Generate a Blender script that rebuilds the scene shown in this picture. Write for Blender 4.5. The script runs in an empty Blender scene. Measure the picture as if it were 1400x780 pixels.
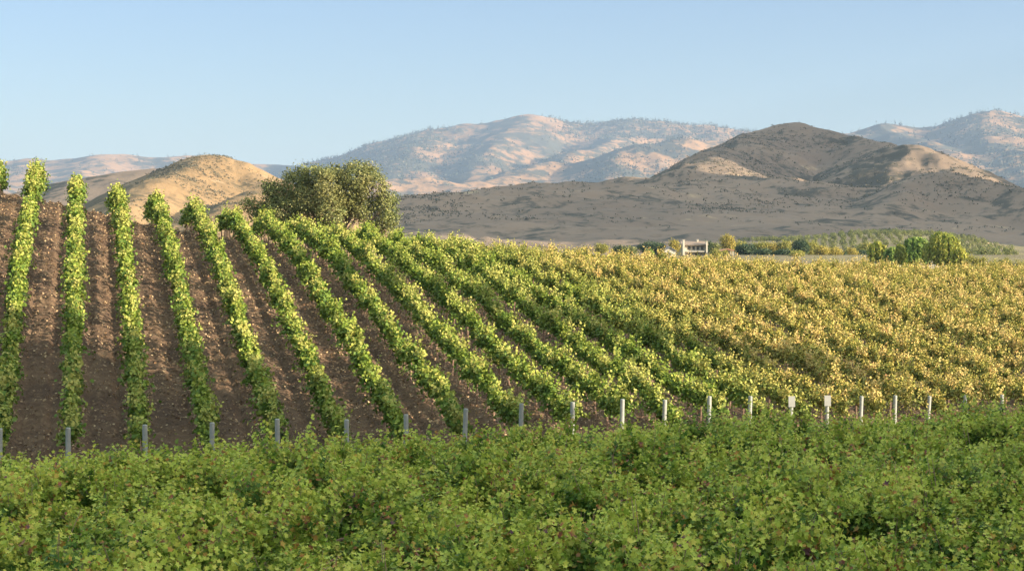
import bpy, math, time
import numpy as np

T0 = time.time()
rad = math.radians
F = 2612.0            # focal length in pixels of the 1400 px wide photograph
HX, HY = 700.0, 340.0  # vanishing column and horizon row of the photograph
CAMZ = 6.2
SUN_AZ, SUN_EL = 110.0, 11.5
SKY_LOW = (.262, .278, .35)
SKY_HIGH = (2.95, 2.12, 1.30)

scene = bpy.context.scene
col = scene.collection


# ------------------------------------------------------------------ helpers
def wpt(px, py, Y):
    """where the point seen at (px, py) stands when it is Y metres away"""
    return np.array([(px - HX) / F * Y, Y, CAMZ + (HY - py) / F * Y])


def hash2(ix, iy, seed):
    h = (ix.astype(np.int64) * 374761393 + iy.astype(np.int64) * 668265263 + seed * 974634777) & 0xffffffff
    h = ((h ^ (h >> 13)) * 1274126177) & 0xffffffff
    h = (h ^ (h >> 16)) & 0xffffffff
    return h / 4294967295.0


def vnoise(x, y, seed=0):
    x = np.asarray(x, float); y = np.asarray(y, float)
    ix = np.floor(x); iy = np.floor(y)
    fx = x - ix; fy = y - iy
    fx = fx * fx * (3 - 2 * fx); fy = fy * fy * (3 - 2 * fy)
    ix = ix.astype(np.int64); iy = iy.astype(np.int64)
    a = hash2(ix, iy, seed); b = hash2(ix + 1, iy, seed)
    c = hash2(ix, iy + 1, seed); d = hash2(ix + 1, iy + 1, seed)
    return (a + (b - a) * fx) * (1 - fy) + (c + (d - c) * fx) * fy


def fbm(x, y, seed=0, octaves=4, gain=0.5):
    s = 0.0; a = 1.0; tot = 0.0
    for o in range(octaves):
        s = s + a * (vnoise(x * 2 ** o, y * 2 ** o, seed + 17 * o) * 2 - 1)
        tot += a; a *= gain
    return s / tot


def ridged(x, y, seed=0, octaves=4):
    s = 0.0; a = 1.0; tot = 0.0
    for o in range(octaves):
        s = s + a * (1 - np.abs(vnoise(x * 2 ** o, y * 2 ** o, seed + 31 * o) * 2 - 1) * 2)
        tot += a; a *= 0.5
    return s / tot


def sstep(a, b, x):
    t = np.clip((np.asarray(x, float) - a) / (b - a), 0, 1)
    return t * t * (3 - 2 * t)


def tag(o, label=None, cat=None, group=None, kind=None):
    if label: o['label'] = label
    if cat: o['category'] = cat
    if group: o['group'] = group
    if kind: o['kind'] = kind
    return o


def np_mesh(name, V, Q, mats, smooth=True, midx=None):
    """a mesh from numpy arrays; Q is (n,4) or (n,3)"""
    V = np.asarray(V, np.float32); Q = np.asarray(Q, np.int32)
    me = bpy.data.meshes.new(name)
    n, k = Q.shape
    me.vertices.add(len(V)); me.vertices.foreach_set('co', V.ravel())
    me.loops.add(n * k); me.loops.foreach_set('vertex_index', Q.ravel())
    me.polygons.add(n); me.polygons.foreach_set('loop_start', np.arange(0, n * k, k, dtype=np.int32))
    for m in (mats if isinstance(mats, (list, tuple)) else [mats]):
        me.materials.append(m)
    if midx is not None:
        me.polygons.foreach_set('material_index', np.asarray(midx, np.int32))
    me.update(calc_edges=True)
    if not smooth:
        me.shade_flat()
    return me


def link(name, me, parent=None, loc=(0, 0, 0), rz=0.0):
    o = bpy.data.objects.new(name, me)
    col.objects.link(o)
    o.location = loc; o.rotation_euler = (0, 0, rz)
    if parent: o.parent = parent
    return o


def empty(name, loc=(0, 0, 0), rz=0.0):
    o = bpy.data.objects.new(name, None)
    o.empty_display_size = 0.3
    col.objects.link(o)
    o.location = loc; o.rotation_euler = (0, 0, rz)
    return o


def copy_tree(o, parent=None):
    c = o.copy(); col.objects.link(c)
    if parent: c.parent = parent
    for ch in list(o.children):
        copy_tree(ch, c)
    return c


class MB:
    """collects boxes, tubes and polygons into one mesh (faces of any size)"""
    def __init__(s): s.v = []; s.f = []

    def box(s, x0, x1, y0, y1, z0, z1):
        b = len(s.v)
        s.v += [(x0, y0, z0), (x1, y0, z0), (x1, y1, z0), (x0, y1, z0), (x0, y0, z1), (x1, y0, z1), (x1, y1, z1), (x0, y1, z1)]
        s.f += [tuple(b + i for i in q) for q in ((0, 3, 2, 1), (4, 5, 6, 7), (0, 1, 5, 4), (1, 2, 6, 5), (2, 3, 7, 6), (3, 0, 4, 7))]
        return s

    def tube(s, pts, rs, n=7, cap=True):
        b = len(s.v); pts = [np.array(p, float) for p in pts]
        for i, p in enumerate(pts):
            d = pts[min(i + 1, len(pts) - 1)] - pts[max(i - 1, 0)]
            d /= np.linalg.norm(d) + 1e-9
            a = np.cross(d, (0.31, 0.95, 0.05)); a /= np.linalg.norm(a) + 1e-9
            c = np.cross(d, a)
            for k in range(n):
                t = 2 * math.pi * k / n
                s.v.append(tuple(p + rs[i] * (math.cos(t) * a + math.sin(t) * c)))
        for i in range(len(pts) - 1):
            for k in range(n):
                k2 = (k + 1) % n
                s.f.append((b + i * n + k, b + i * n + k2, b + (i + 1) * n + k2, b + (i + 1) * n + k))
        if cap:
            s.f.append(tuple(b + k for k in range(n))[::-1])
            e = b + (len(pts) - 1) * n
            s.f.append(tuple(e + k for k in range(n)))
        return s

    def poly(s, pts):
        b = len(s.v); s.v += [tuple(p) for p in pts]; s.f.append(tuple(range(b, b + len(pts)))); return s

    def prism(s, outline, y0, y1):
        """outline in x,z extruded along y"""
        b = len(s.v); n = len(outline)
        s.v += [(x, y0, z) for x, z in outline] + [(x, y1, z) for x, z in outline]
        s.f.append(tuple(b + i for i in range(n)))
        s.f.append(tuple(b + n + i for i in range(n))[::-1])
        for i in range(n):
            j = (i + 1) % n
            s.f.append((b + i, b + n + i, b + n + j, b + j))
        return s

    def mesh(s, name, mat, smooth=False):
        me = bpy.data.meshes.new(name)
        me.from_pydata([tuple(map(float, v)) for v in s.v], [], s.f)
        me.materials.append(mat); me.update()
        if not smooth: me.shade_flat()
        return me

    def build(s, name, mat, parent=None, loc=(0, 0, 0), rz=0.0, smooth=False):
        return link(name, s.mesh(name, mat, smooth), parent, loc, rz)


# ------------------------------------------------------------------ materials
def new_mat(name):
    m = bpy.data.materials.new(name); m.use_nodes = True
    nt = m.node_tree; nt.nodes.clear()
    out = nt.nodes.new('ShaderNodeOutputMaterial')
    return m, nt, out


def nd(nt, t, **kw):
    n = nt.nodes.new(t)
    for k, v in kw.items():
        if k in n.inputs.keys() if isinstance(k, str) else False:
            n.inputs[k].default_value = v
        else:
            setattr(n, k, v)
    return n


def ramp(nt, stops, interp='LINEAR'):
    r = nt.nodes.new('ShaderNodeValToRGB')
    r.color_ramp.interpolation = interp
    els = r.color_ramp.elements
    while len(els) < len(stops): els.new(0.5)
    for e, (p, c) in zip(els, stops):
        e.position = p; e.color = (c[0], c[1], c[2], 1)
    return r


def noise(nt, vec, scale, detail=3, rough=0.55):
    n = nt.nodes.new('ShaderNodeTexNoise')
    n.inputs['Scale'].default_value = scale; n.inputs['Detail'].default_value = detail
    n.inputs['Roughness'].default_value = rough
    if vec is not None: nt.links.new(vec, n.inputs['Vector'])
    return n


def math_n(nt, op, a, b=None, clamp=False):
    n = nt.nodes.new('ShaderNodeMath'); n.operation = op; n.use_clamp = clamp
    for i, v in enumerate((a, b)):
        if v is None: continue
        if isinstance(v, (int, float)): n.inputs[i].default_value = v
        else: nt.links.new(v, n.inputs[i])
    return n.outputs[0]


def mixc(nt, fac, a, b):
    n = nt.nodes.new('ShaderNodeMix'); n.data_type = 'RGBA'
    for sock, v in ((n.inputs['Factor'], fac), (n.inputs['A'], a), (n.inputs['B'], b)):
        if isinstance(v, (int, float)): sock.default_value = v
        elif isinstance(v, tuple): sock.default_value = (v[0], v[1], v[2], 1)
        else: nt.links.new(v, sock)
    return n.outputs['Result']


def maprange(nt, v, a, b):
    n = nt.nodes.new('ShaderNodeMapRange'); n.interpolation_type = 'SMOOTHSTEP'
    nt.links.new(v, n.inputs['Value'])
    n.inputs['From Min'].default_value = a; n.inputs['From Max'].default_value = b
    return n.outputs['Result']


def leaf_shader(nt, out, colour, transl=0.35, rough=0.55, spec=0.25):
    p = nt.nodes.new('ShaderNodeBsdfPrincipled')
    p.inputs['Roughness'].default_value = rough
    p.inputs['Specular IOR Level'].default_value = spec
    nt.links.new(colour, p.inputs['Base Color'])
    t = nt.nodes.new('ShaderNodeBsdfTranslucent')
    nt.links.new(colour, t.inputs['Color'])
    mx = nt.nodes.new('ShaderNodeMixShader'); mx.inputs[0].default_value = transl
    nt.links.new(p.outputs[0], mx.inputs[1]); nt.links.new(t.outputs[0], mx.inputs[2])
    nt.links.new(mx.outputs[0], out.inputs['Surface'])


def leaf_mat(name, stops, transl=0.35, patch=None, patch_scale=0.5, patch_amt=0.5, rough=0.55):
    """each leaf its own tint, drawn from stops; patches of the second tint set follow the world position"""
    m, nt, out = new_mat(name)
    g = nt.nodes.new('ShaderNodeNewGeometry')
    r1 = ramp(nt, stops); nt.links.new(g.outputs['Random Per Island'], r1.inputs[0])
    c = r1.outputs[0]
    if patch:
        n = noise(nt, g.outputs['Position'], patch_scale, 3)
        f = maprange(nt, n.outputs['Fac'], 0.5 - 0.22, 0.5 + 0.22)
        f = math_n(nt, 'MULTIPLY', f, patch_amt)
        r2 = ramp(nt, patch); nt.links.new(g.outputs['Random Per Island'], r2.inputs[0])
        c = mixc(nt, f, c, r2.outputs[0])
    leaf_shader(nt, out, c, transl, rough)
    return m


def plain_mat(name, c1, c2=None, scale=3.0, rough=0.8, bump=0.0, spec=0.3):
    m, nt, out = new_mat(name)
    p = nt.nodes.new('ShaderNodeBsdfPrincipled')
    p.inputs['Roughness'].default_value = rough; p.inputs['Specular IOR Level'].default_value = spec
    tc = nt.nodes.new('ShaderNodeTexCoord')
    n = noise(nt, tc.outputs['Object'], scale, 4)
    c = mixc(nt, maprange(nt, n.outputs['Fac'], 0.3, 0.7), c1, c2 or c1)
    nt.links.new(c, p.inputs['Base Color'])
    if bump:
        b = nt.nodes.new('ShaderNodeBump'); b.inputs['Strength'].default_value = bump; b.inputs['Distance'].default_value = 0.05
        nt.links.new(n.outputs['Fac'], b.inputs['Height']); nt.links.new(b.outputs[0], p.inputs['Normal'])
    nt.links.new(p.outputs[0], out.inputs['Surface'])
    return m


M = {}
# vines of the near block: green with a few yellow, orange and reddish leaves
def near_vine_mat():
    m, nt, out = new_mat('vine_leaf')
    g = nt.nodes.new('ShaderNodeNewGeometry')
    rnd0 = g.outputs['Random Per Island']
    oi = nt.nodes.new('ShaderNodeObjectInfo')
    at = nt.nodes.new('ShaderNodeAttribute'); at.attribute_name = 'young_lit'
    n1 = noise(nt, g.outputs['Position'], 2.6, 2)
    n2 = noise(nt, g.outputs['Position'], .55, 2)
    n4 = noise(nt, g.outputs['Position'], 4.5, 2)
    rnd = math_n(nt, 'ADD', math_n(nt, 'MULTIPLY', rnd0, .6), math_n(nt, 'MULTIPLY', maprange(nt, n4.outputs['Fac'], .3, .7), .4))
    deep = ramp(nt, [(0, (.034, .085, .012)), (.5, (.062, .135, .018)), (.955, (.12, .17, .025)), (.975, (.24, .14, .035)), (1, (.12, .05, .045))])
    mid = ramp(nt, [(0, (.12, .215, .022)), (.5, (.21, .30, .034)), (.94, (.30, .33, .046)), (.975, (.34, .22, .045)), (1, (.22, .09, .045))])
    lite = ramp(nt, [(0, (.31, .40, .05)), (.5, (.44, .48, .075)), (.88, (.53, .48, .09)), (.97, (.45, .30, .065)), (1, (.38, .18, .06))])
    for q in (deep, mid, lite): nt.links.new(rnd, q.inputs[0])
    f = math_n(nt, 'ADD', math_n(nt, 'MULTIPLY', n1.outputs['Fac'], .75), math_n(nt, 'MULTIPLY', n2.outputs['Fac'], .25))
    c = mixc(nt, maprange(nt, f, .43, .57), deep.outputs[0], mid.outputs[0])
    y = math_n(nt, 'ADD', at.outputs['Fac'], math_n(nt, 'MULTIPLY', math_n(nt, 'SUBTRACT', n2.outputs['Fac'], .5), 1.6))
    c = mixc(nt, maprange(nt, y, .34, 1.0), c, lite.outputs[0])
    n5 = noise(nt, g.outputs['Position'], 1.9, 3, .6)
    acc = math_n(nt, 'ADD', math_n(nt, 'MULTIPLY', rnd0, .5), math_n(nt, 'MULTIPLY', n5.outputs['Fac'], 1.0))
    autumn = ramp(nt, [(0, (.40, .30, .05)), (.4, (.42, .22, .05)), (.75, (.26, .09, .05)), (1, (.11, .05, .07))]); nt.links.new(maprange(nt, n4.outputs['Fac'], .3, .7), autumn.inputs[0])
    c = mixc(nt, maprange(nt, acc, .965, 1.05), c, autumn.outputs[0])
    leaf_shader(nt, out, c, .32)
    return m


M['vine'] = near_vine_mat()


def hill_vine_mat():
    m, nt, out = new_mat('hill_vine_leaf')
    g = nt.nodes.new('ShaderNodeNewGeometry')
    rnd = g.outputs['Random Per Island']
    sep = nt.nodes.new('ShaderNodeSeparateXYZ'); nt.links.new(g.outputs['Position'], sep.inputs[0])
    r = math_n(nt, 'ADD', math_n(nt, 'MULTIPLY', sep.outputs[0], .976), math_n(nt, 'MULTIPLY', sep.outputs[1], .218))
    n1 = noise(nt, g.outputs['Position'], .16, 3)
    n2 = noise(nt, g.outputs['Position'], .75, 2)
    n3 = noise(nt, g.outputs['Position'], 2.3, 3)
    rnd = math_n(nt, 'ADD', math_n(nt, 'MULTIPLY', rnd, .48), math_n(nt, 'MULTIPLY', maprange(nt, n3.outputs['Fac'], .3, .7), .5))
    r = math_n(nt, 'ADD', r, math_n(nt, 'MULTIPLY', math_n(nt, 'SUBTRACT', n1.outputs['Fac'], .5), 14))
    autumn = maprange(nt, r, 21.5, 28.5)
    green = ramp(nt, [(0, (.10, .165, .022)), (.4, (.155, .215, .03)), (.85, (.22, .25, .04)), (.97, (.30, .28, .055)), (1, (.40, .27, .06))])
    lime = ramp(nt, [(0, (.24, .265, .06)), (.5, (.33, .32, .085)), (.92, (.41, .36, .11)), (1, (.48, .33, .09))])
    gold = ramp(nt, [(0, (.265, .24, .058)), (.3, (.435, .34, .105)), (.7, (.55, .405, .16)), (.92, (.55, .32, .145)), (1, (.40, .16, .08))])
    gold2 = ramp(nt, [(0, (.13, .155, .03)), (.5, (.26, .24, .05)), (.85, (.44, .33, .09)), (1, (.48, .28, .10))])
    for q in (green, lime, gold, gold2): nt.links.new(rnd, q.inputs[0])
    at = nt.nodes.new('ShaderNodeAttribute'); at.attribute_name = 'young_lit'
    old = ramp(nt, [(0, (.05, .10, .016)), (.5, (.085, .14, .022)), (1, (.13, .175, .03))]); nt.links.new(rnd, old.inputs[0])  # older lower leaves, darkened further to paint shade on the row flanks
    old_shaded_gold = ramp(nt, [(0, (.085, .125, .025)), (.5, (.17, .18, .045)), (.9, (.27, .23, .07)), (1, (.30, .16, .06))]); nt.links.new(rnd, old_shaded_gold.inputs[0])
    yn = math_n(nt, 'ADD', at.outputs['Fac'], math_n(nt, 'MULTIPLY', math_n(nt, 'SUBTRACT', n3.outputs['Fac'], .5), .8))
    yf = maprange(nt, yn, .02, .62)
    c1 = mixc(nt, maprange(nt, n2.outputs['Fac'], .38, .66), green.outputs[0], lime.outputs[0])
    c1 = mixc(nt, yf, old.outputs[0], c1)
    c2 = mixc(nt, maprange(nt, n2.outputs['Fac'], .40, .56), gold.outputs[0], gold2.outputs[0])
    c2 = mixc(nt, yf, old_shaded_gold.outputs[0], c2)
    c = mixc(nt, autumn, c1, c2)
    leaf_shader(nt, out, c, .16, .6, .15)
    return m


M['hill_vine'] = hill_vine_mat()
M['oak_leaf'] = leaf_mat('oak_leaf', [(0, (.065, .095, .028)), (.5, (.13, .16, .048)), (.85, (.20, .22, .07)), (1, (.28, .275, .105))], .18,
                         [(0, (.14, .14, .05)), (1, (.27, .24, .09))], .35, .75)
M['dark_leaf'] = leaf_mat('dark_green_leaf', [(0, (.022, .045, .018)), (.6, (.04, .07, .026)), (1, (.075, .10, .04))], .2)
M['willow_leaf'] = leaf_mat('willow_leaf', [(0, (.19, .235, .03)), (.5, (.31, .32, .045)), (1, (.44, .38, .07))], .35,
                            [(0, (.05, .11, .022)), (1, (.12, .18, .035))], .22, .55)
M['green_leaf'] = leaf_mat('mid_green_leaf', [(0, (.08, .15, .03)), (.6, (.15, .235, .04)), (1, (.27, .32, .065))], .3)
M['yellow_leaf'] = leaf_mat('yellow_leaf', [(0, (.19, .185, .035)), (.5, (.31, .26, .05)), (1, (.44, .34, .08))], .35)
M['lime_leaf'] = leaf_mat('lime_leaf', [(0, (.14, .16, .03)), (.5, (.26, .25, .05)), (1, (.37, .32, .08))], .35)
M['orchard_leaf'] = leaf_mat('orchard_leaf', [(0, (.06, .085, .025)), (.5, (.14, .16, .045)), (1, (.30, .29, .09))], .25)
M['bark'] = plain_mat('bark', (.10, .075, .055), (.17, .13, .10), 5, .9, .6)
M['vine_wood'] = plain_mat('vine_wood', (.16, .10, .075), (.27, .18, .13), 14, .9, .5)
M['post'] = plain_mat('weathered_post', (.19, .20, .19), (.26, .262, .235), 6, .55, .15)
M['plate'] = plain_mat('white_plate', (.36, .36, .34), (.32, .32, .30), 4, .5)
M['stucco'] = plain_mat('white_stucco', (.48, .44, .36), (.43, .39, .32), 2, .9)
M['cream'] = plain_mat('cream_stucco', (.62, .53, .33), (.56, .48, .30), 2, .9)
M['roof_tile'] = plain_mat('clay_roof', (.20, .145, .11), (.26, .19, .145), 3, .9, .4)
M['grey_roof'] = plain_mat('grey_roof', (.13, .14, .16), (.18, .19, .21), 3, .85)
M['red_roof'] = plain_mat('red_brown_roof', (.30, .14, .09), (.36, .18, .12), 3, .9)
M['timber'] = plain_mat('dark_timber', (.06, .05, .045), (.09, .075, .06), 4, .8)


def glass_mat():
    m, nt, out = new_mat('window_glass')
    p = nt.nodes.new('ShaderNodeBsdfPrincipled')
    p.inputs['Base Color'].default_value = (.03, .045, .05, 1); p.inputs['Roughness'].default_value = .12
    nt.links.new(p.outputs[0], out.inputs['Surface'])
    return m


M['glass'] = glass_mat()


def soil_mat():
    """vineyard loam near, dry grass and stubble on the valley floor beyond the vineyard"""
    m, nt, out = new_mat('vineyard_ground')
    g = nt.nodes.new('ShaderNodeNewGeometry'); pos = g.outputs['Position']
    p = nt.nodes.new('ShaderNodeBsdfPrincipled'); p.inputs['Roughness'].default_value = .95
    p.inputs['Specular IOR Level'].default_value = .1
    sep = nt.nodes.new('ShaderNodeSeparateXYZ'); nt.links.new(pos, sep.inputs[0])
    nA = noise(nt, pos, .35, 4); nB = noise(nt, pos, 3.2, 5, .65); nC = noise(nt, pos, 11.0, 4, .7)
    soil = mixc(nt, maprange(nt, nA.outputs['Fac'], .3, .7), (.088, .058, .041), (.135, .088, .056))
    soil = mixc(nt, maprange(nt, nB.outputs['Fac'], .48, .72), soil, (.19, .13, .082))
    soil = mixc(nt, maprange(nt, nC.outputs['Fac'], .60, .74), soil, (.27, .19, .115))
    soil = mixc(nt, maprange(nt, nB.outputs['Fac'], .42, .26), soil, (.055, .040, .031))
    nV = noise(nt, pos, .02, 5); nW = noise(nt, pos, .25, 4)
    grass = mixc(nt, maprange(nt, nV.outputs['Fac'], .38, .62), (.20, .165, .09), (.16, .125, .08))
    grass = mixc(nt, maprange(nt, nW.outputs['Fac'], .52, .7), grass, (.10, .105, .045))
    c = mixc(nt, maprange(nt, sep.outputs[1], 150, 200), soil, grass)
    nt.links.new(c, p.inputs['Base Color'])
    h = math_n(nt, 'ADD', math_n(nt, 'MULTIPLY', nB.outputs['Fac'], .12), math_n(nt, 'MULTIPLY', nC.outputs['Fac'], .05))
    b = nt.nodes.new('ShaderNodeBump'); b.inputs['Strength'].default_value = .9; b.inputs['Distance'].default_value = 1.0
    nt.links.new(h, b.inputs['Height']); nt.links.new(b.outputs[0], p.inputs['Normal'])
    nt.links.new(p.outputs[0], out.inputs['Surface'])
    return m


def hill_mat(name, grass_a, grass_b, scrub, scrub_lo, scrub_hi, scale, bare=None, bumpd=2.0, cover=.07):
    m, nt, out = new_mat(name)
    g = nt.nodes.new('ShaderNodeNewGeometry'); pos = g.outputs['Position']
    p = nt.nodes.new('ShaderNodeBsdfPrincipled'); p.inputs['Roughness'].default_value = .95
    p.inputs['Specular IOR Level'].default_value = .05
    n1 = noise(nt, pos, scale * .35, 5); n2 = noise(nt, pos, scale, 6, .62); n3 = noise(nt, pos, scale * 5, 5, .68)
    c = mixc(nt, maprange(nt, n1.outputs['Fac'], .35, .65), grass_a, grass_b)
    f = math_n(nt, 'ADD', math_n(nt, 'MULTIPLY', n2.outputs['Fac'], .55), math_n(nt, 'MULTIPLY', n3.outputs['Fac'], .45))
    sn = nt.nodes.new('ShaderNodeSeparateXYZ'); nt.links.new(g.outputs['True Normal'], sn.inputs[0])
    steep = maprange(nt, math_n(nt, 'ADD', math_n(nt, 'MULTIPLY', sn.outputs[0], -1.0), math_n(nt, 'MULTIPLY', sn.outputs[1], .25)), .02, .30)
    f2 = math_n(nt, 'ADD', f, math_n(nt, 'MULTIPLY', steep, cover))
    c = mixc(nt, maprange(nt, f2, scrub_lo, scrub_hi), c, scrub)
    if bare:
        c = mixc(nt, maprange(nt, n2.outputs['Fac'], .38, .28), c, bare)
    nt.links.new(c, p.inputs['Base Color'])
    b = nt.nodes.new('ShaderNodeBump'); b.inputs['Strength'].default_value = .7; b.inputs['Distance'].default_value = bumpd
    nt.links.new(f, b.inputs['Height']); nt.links.new(b.outputs[0], p.inputs['Normal'])
    nt.links.new(p.outputs[0], out.inputs['Surface'])
    return m


M['soil'] = soil_mat()
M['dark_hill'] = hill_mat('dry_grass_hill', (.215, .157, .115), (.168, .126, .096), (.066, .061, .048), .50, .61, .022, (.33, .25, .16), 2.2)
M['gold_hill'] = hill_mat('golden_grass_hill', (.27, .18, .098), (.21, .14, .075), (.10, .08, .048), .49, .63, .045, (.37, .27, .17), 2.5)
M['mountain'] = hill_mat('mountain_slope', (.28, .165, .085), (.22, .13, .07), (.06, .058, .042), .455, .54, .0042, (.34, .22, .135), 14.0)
M['scrub'] = leaf_mat('scrub_leaf', [(0, (.055, .055, .035)), (.6, (.085, .08, .05)), (1, (.13, .11, .07))], .1)
M['conifer'] = leaf_mat('mountain_conifer', [(0, (.035, .05, .035)), (.7, (.06, .07, .045)), (1, (.13, .10, .06))], .1)
M['track'] = plain_mat('pale_track', (.42, .35, .27), (.36, .29, .22), .4, .95)
M['bare_earth'] = plain_mat('bare_earth', (.46, .31, .19), (.40, .26, .16), .2, .95)

# ------------------------------------------------------------------ terrain of the vineyard
RX, RY = -0.2181, 0.9759            # direction the hill rows run in
NXr, NYr = 0.9759, 0.2181           # across the rows
SP = 1.95
POST_PX = [0, 93, 198, 290, 379, 474, 555, 637, 713, 783, 851, 909, 970, 1026, 1082, 1131, 1178, 1224, 1271, 1320, 1370]
R0 = -2.35


def base_Y(n):
    return 54.0 + (24.3 * (max(n, 0) / 20.0) ** 1.6 if n <= 20 else 24.3 + 1.5 * (n - 20))


def row_base(n):
    r = R0 + n * SP; Y = base_Y(n)
    X = (r - NYr * Y) / NXr
    return X, Y


BASE = [row_base(n) for n in range(-8, 50)]
BPX = np.array([HX + F * x / y for x, y in BASE]); BYY = np.array([y for x, y in BASE])
_o = np.argsort(BPX); BPX = BPX[_o]; BYY = BYY[_o]
PXC = [-300, 0, 107, 205, 320, 450, 600, 700, 850, 1000, 1400, 1700]
YC = [90, 94, 95, 98, 99, 104, 110, 115, 123, 131, 150, 165]
ZC = [3.4, 2.75, 2.05, 1.15, .42, -.2, -.95, -1.4, -1.95, -2.35, -3.0, -3.3]
PXB = [-300, 300, 474, 851, 1131, 1370, 1700]
ZB = [-6.5, -6.5, -6.45, -6.45, -6.95, -7.35, -7.6]
VY = [0, 150, 190, 230, 300, 400, 600, 900, 1300, 9000]
VZ = [-6, -6, -7.5, -6.5, -3.6, -1.6, -.2, 1.6, 2.5, 4]


def ground_z(X, Y):
    X = np.asarray(X, float); Y = np.asarray(Y, float)
    Ys = np.maximum(Y, 12.0)
    px = np.clip(HX + F * X / Ys, -300, 1700)
    Yb = np.interp(px, BPX, BYY); Yc = np.interp(px, PXC, YC)
    zc = np.interp(px, PXC, ZC); zb = np.interp(px, PXB, ZB)
    u = np.clip((Ys - Yb) / (Yc - Yb), 0, 1)
    z = zb + (zc - zb) * (1 - (1 - u) ** 1.42)
    fg = sstep(-14, -2, Ys - Yb)
    z = np.where(Ys < Yb, -6.1 * (1 - fg) + zb * fg, z)
    d = np.maximum(Ys - Yc, 0)
    drop = np.where(d < 18, .0045 * d * d, .0045 * 324 + .16 * (d - 18))
    back = zc - drop
    val = np.interp(Ys, VY, VZ)
    z = np.where(Ys > Yc, np.maximum(back, np.minimum(val, back + 3 * sstep(0, 60, d) + 100 * sstep(40, 80, d))), z)
    z = np.where(Ys > Yc + 80, val, z)
    # the orchard knoll on the right of the valley
    pxr = HX + F * X / Ys
    z = z - 3.5 * (1 - sstep(860, 1000, pxr)) * sstep(440, 520, Y) * (1 - sstep(1000, 1200, Y))
    kn = np.exp(-((pxr - 1215) / 165.0) ** 2) * sstep(480, 800, Ys) * (1 - sstep(860, 1000, Ys))
    z = z + 7.6 * kn - 2.2 * sstep(1020, 1120, pxr) * sstep(430, 520, Y) * (1 - sstep(860, 1000, Y))
    return z + CAMZ


def clods(X, Y):
    r = NXr * X + NYr * Y
    near = (1 - sstep(105, 140, Y)) * sstep(30, 50, Y)
    dz = .035 * np.cos(2 * math.pi * r / .42) + .05 * fbm(X * 1.7, Y * 1.7, 5, 3) + .09 * fbm(X * 5.5, Y * 5.5, 9, 2)
    # low berm under each row
    ph = ((r - R0) / SP + .5) % 1.0 - .5
    dz = dz + .10 * np.exp(-(ph * SP / .35) ** 2)
    lane = np.abs(np.abs(ph * SP) - .56)
    dz = dz - .10 * np.exp(-(lane / .13) ** 2)
    return dz * near


def axis(parts):
    out = []
    for a, b, n in parts:
        out.append(np.linspace(a, b, n, endpoint=False))
    out.append(np.array([parts[-1][1]]))
    return np.concatenate(out)


xs = axis([(-15000, -600, 16), (-600, -60, 45), (-60, -26, 60), (-26, 34, 440), (34, 70, 60), (70, 600, 50), (600, 15000, 16)])
ys = axis([(-1500, -50, 12), (-50, 20, 25), (20, 50, 60), (50, 112, 470), (112, 170, 110), (170, 1000, 110), (1000, 15000, 20)])
GX, GY = np.meshgrid(xs, ys)
GZ = ground_z(GX, GY) + clods(GX, GY)
V = np.stack([GX, GY, GZ], -1).reshape(-1, 3)
nx, ny = len(xs), len(ys)
ii = (np.arange(ny - 1)[:, None] * nx + np.arange(nx - 1)[None, :]).ravel()
Q = np.stack([ii, ii + 1, ii + 1 + nx, ii + nx], -1)
tag(link('ground', np_mesh('ground', V, Q, M['soil'])), kind='structure')

# ------------------------------------------------------------------ leaves


def leaf_quads(C, N, S, rng, full=True, aspect=1.0, U=None):
    """C centres, N facing directions, S sizes; a lobed folded leaf of two quads, or one quad"""
    n = len(C)
    N = N / (np.linalg.norm(N, axis=1, keepdims=True) + 1e-9)
    A = U if U is not None else rng.normal(size=(n, 3))
    U_ = A - (A * N).sum(1, keepdims=True) * N
    U_ /= np.linalg.norm(U_, axis=1, keepdims=True) + 1e-9
    W = np.cross(N, U_)
    S = S[:, None]
    if full == 'lobed':
        loc = np.array([(0, -.30, 0), (0, .04, -.03), (0, .60, .03), (-.40, -.50, .07), (-.33, -.06, .05), (-.58, .20, .15), (-.20, .27, .05),
                        (.40, -.50, .07), (.33, -.06, .05), (.58, .20, .15), (.20, .27, .05)])
        faces = np.array([(0, 1, 4, 3), (1, 6, 5, 4), (0, 7, 8, 1), (1, 8, 9, 10), (1, 10, 2, 6)])
    elif full:
        loc = np.array([(0, -.45, 0), (-.52, -.28, .10), (-.46, .30, .14), (0, .55, -.02), (.46, .30, .14), (.52, -.28, .10)])
        faces = np.array([(0, 3, 2, 1), (0, 5, 4, 3)])
    else:
        loc = np.array([(0, -.5, 0), (.42, .02, .08), (0, .5, 0), (-.42, .02, .08)])
        faces = np.array([(0, 1, 2, 3)])
    k = len(loc)
    P = C[:, None, :] + S[:, :, None] * (loc[None, :, 0:1] * aspect * W[:, None, :] + loc[None, :, 1:2] * U_[:, None, :] + loc[None, :, 2:3] * N[:, None, :])
    Vv = P.reshape(-1, 3)
    Q_ = (np.arange(n)[:, None, None] * k + faces[None]).reshape(-1, 4)
    return Vv, Q_


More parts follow.
